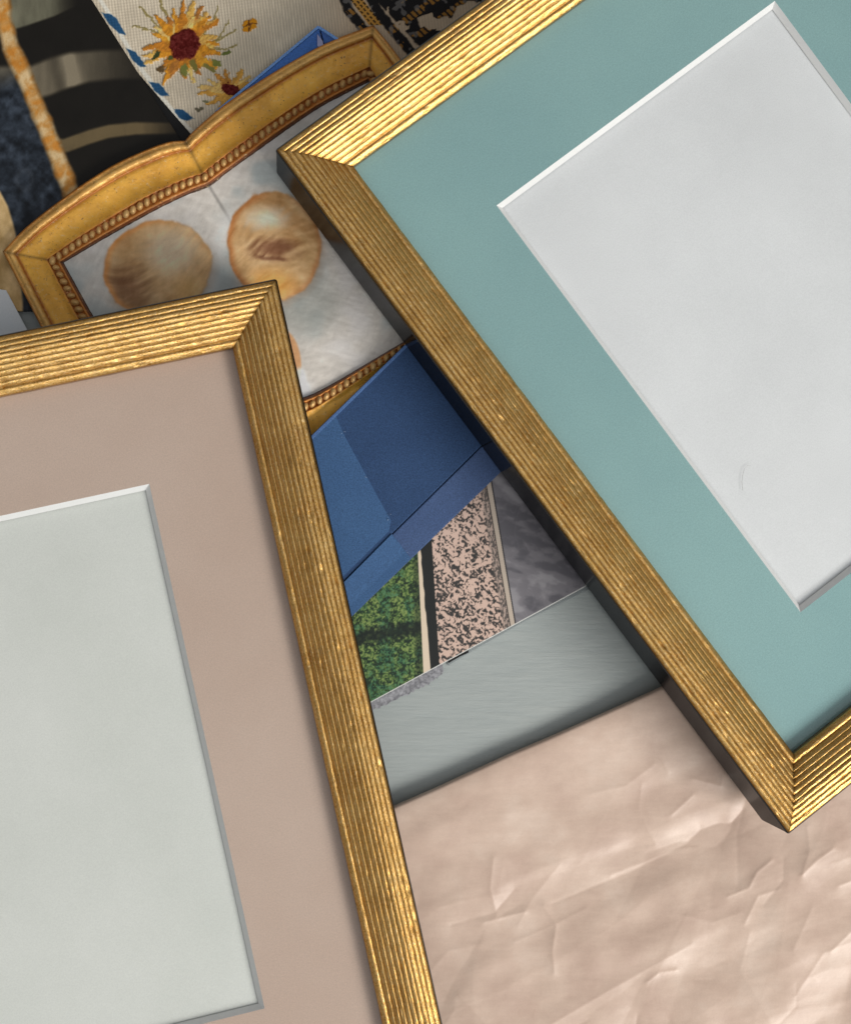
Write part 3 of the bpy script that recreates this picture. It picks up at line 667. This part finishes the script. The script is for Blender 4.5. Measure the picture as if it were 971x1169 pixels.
# ------------------------------------------------------------------ photo print with forest, speckled stone and marble
def lx(Y, a, b): return a[0]+(Y-a[1])*(b[0]-a[0])/(b[1]-a[1])
def paint_photo(X, Y):
    # forest seen from above
    n1 = fbm(X*.07, Y*.07, 101, 3); n2 = fbm(X*.30, Y*.30, 102, 3); n3 = fbm(X*.75, Y*.75, 103, 2)
    c = np.ones(X.shape+(3,))*np.array([26.,44,26]); c = mix(c, [70,98,48], sm(.38,.54,n2*.6+n3*.4)); c = mix(c, [134,150,84], sm(.50,.66,n2*.45+n3*.55)*.9)
    c = mix(c, [38,96,78], sm(.48,.62,n1)*sm(.4,.6,n3)*.55)
    gapd = np.abs(Y-722-(X-450)*-.18+8*(vn(X*.08,X*0,5)-.5)); c = mix(c, [16,24,18], sm(15,2,gapd+14*(n2-.5))*.8); c = mix(c, [12,18,14], sm(8,3,np.abs(X-478+(Y-690)*-.02))*.4)
    col = c
    a = X - lx(Y,(477,636),(483,766)); col = mix(col, [214,196,172], sm(-.5,.5,a)); 
    a = X - lx(Y,(480.5,634),(491,764)) + 1.2*(vn(Y*.12,Y*0,6)-.5); col = mix(col, [26,28,26], sm(-.5,.5,a)); 
    a = X - lx(Y,(493,622),(501,754)); w1 = fbm(X*.18,Y*.18,110,2)
    sp = fbm((X+7*w1)*.40, (Y+7*w1)*.44, 111, 3); sc = mix(np.ones(X.shape+(3,))*np.array([204.,176,160]), [52,50,48], sm(.50,.455,sp)); sc = mix(sc, [126,108,98], sm(.10,0,np.abs(sp-.45)-.01)*.25)
    m = sm(-.5,.5,a); col = col*(1-m[...,None])+sc*m[...,None]
    r = X - lx(Y,(556,562),(581,710)); m = sm(-9,-5,r); fs = fbm(X*.9,Y*.4,112,2); fc = mix(np.ones(X.shape+(3,))*np.array([170.,150,138]), [70,66,62], (fs>.5).astype(float)*.8); col = col*(1-m[...,None])+fc*m[...,None]
    col = mix(col, [60,54,50], sm(1,.2,np.abs(r-.3))); col = mix(col, [184,170,154], sm(.6,1.4,r)); col = mix(col, [40,38,40], sm(5.8,6.3,r))
    mb = fbm(X*.035+Y*.01+.8*fbm(X*.03,Y*.03,120), Y*.06-X*.02, 121, 5); mc = np.ones(X.shape+(3,))*np.array([116.,113,117]); mc = mix(mc, [142,139,142], sm(.5,.68,mb)); mc = mix(mc, [90,88,93], sm(.48,.32,mb))
    vein = sm(.03,0,np.abs(fbm(X*.05,Y*.035,123,4)-.5)); mc = mix(mc, [156,150,156], vein*.12)
    m = sm(7.2,7.8,r); col = col*(1-m[...,None])+mc*m[...,None]
    e = side(X,Y,(425,801),(662,673)); col = mix(col, [196,196,190], sm(1.3,.5,np.abs(e)))
    return col
ph = sheet('photo_print', ((318,700),(650,430),(748,626.5),(380,825.3)), .8, 3.0, attr_mat('photo_ink', .32, .05, 2600, .00002, .45, .03), paint_photo, thick=.5)
tag(ph, 'printed page showing green forest, black speckled stone and grey marble', 'printed page')
# torn under-sheet and clear sleeve below it
rs = random.Random(4); low = []
for i in range(46):
    t = i/45; low.append((505-t*95+rs.uniform(-.8,.8), 771+t*47+rs.uniform(-1.6,1.6)+(2 if .1<t<.8 else 0)))
TORN = paper_mat('torn_violet_grey', alb(100,100,104), alb(160,160,164), .7, gscale=1500, mscale=900, gr=.3)
tag(slab('torn_page', [(380,800),(500,738),(506,766)]+low+[(398,828)], 1.6, 1.3, TORN, bevel=0), 'grey torn page edge peeking out below the printed forest', 'torn paper')
k = N('clear_plastic'); k.p.inputs['Base Color'].default_value = (.42,.46,.46,1); k.p.inputs['Roughness'].default_value = .2; k.p.inputs['Transmission Weight'].default_value = .35; k.p.inputs['IOR'].default_value = 1.15
v = k.coord(); k.l(k.bump(k.noise(v, 60, 3), .3, .001), k.p.inputs['Normal'])
tag(slab('clear_sleeve', [(505,745),(690,648),(697,661),(600,709),(540,743),(512,760)], 1.0, .4, k.m, bevel=.2), 'clear plastic sleeve edge along the lower side of the printed page', 'plastic sleeve')
tag(slab('black_clip', [(508,743),(532,735),(535,745),(524,750),(512,757)], 1.25, 1.05, BLK, bevel=0), 'tiny black scrap poking out under the speckled stone print', 'scrap')

# ------------------------------------------------------------------ light
w = bpy.data.worlds.new('World'); bpy.context.scene.world = w; w.use_nodes = True
nt = w.node_tree; bg = nt.nodes['Background']; tc = nt.nodes.new('ShaderNodeTexCoord'); sp = nt.nodes.new('ShaderNodeSeparateXYZ')
vm = nt.nodes.new('ShaderNodeVectorMath'); vm.operation = 'DOT_PRODUCT'; vm.inputs[1].default_value = Vector((.30,-.42,.86)).normalized()
nt.links.new(tc.outputs['Generated'], vm.inputs[0])
rmp = nt.nodes.new('ShaderNodeValToRGB'); e = rmp.color_ramp.elements; e[0].position = .55; e[0].color = (.20,.19,.18,1); e[1].position = 1.0; e[1].color = (1.40,1.42,1.46,1); e_ = e.new(.86); e_.color = (.55,.56,.58,1)
mr_ = nt.nodes.new('ShaderNodeMapRange'); mr_.inputs['From Min'].default_value = -1; nt.links.new(vm.outputs['Value'], mr_.inputs['Value']); nt.links.new(mr_.outputs[0], rmp.inputs['Fac'])
nt.links.new(rmp.outputs['Color'], bg.inputs['Color']); bg.inputs['Strength'].default_value = .60
L = bpy.data.lights.new('window_light', 'AREA'); L.shape = 'RECTANGLE'; L.size = .62; L.size_y = .42; L.energy = 12.6; L.color = (1.0,.965,.92)
lo = bpy.data.objects.new('window_light', L); C.objects.link(lo)
d = Vector((.78,-.63,0)).normalized(); elv = math.radians(38)
tgt = Vector((.04,0,0)); lo.location = tgt + (d*math.cos(elv)+Vector((0,0,math.sin(elv))))*1.25
lo.rotation_euler = (tgt-lo.location).to_track_quat('-Z','Y').to_euler()
vs = bpy.context.scene.view_settings; vs.view_transform = 'Standard'; vs.look = 'None'; vs.exposure = 0; vs.gamma = 1
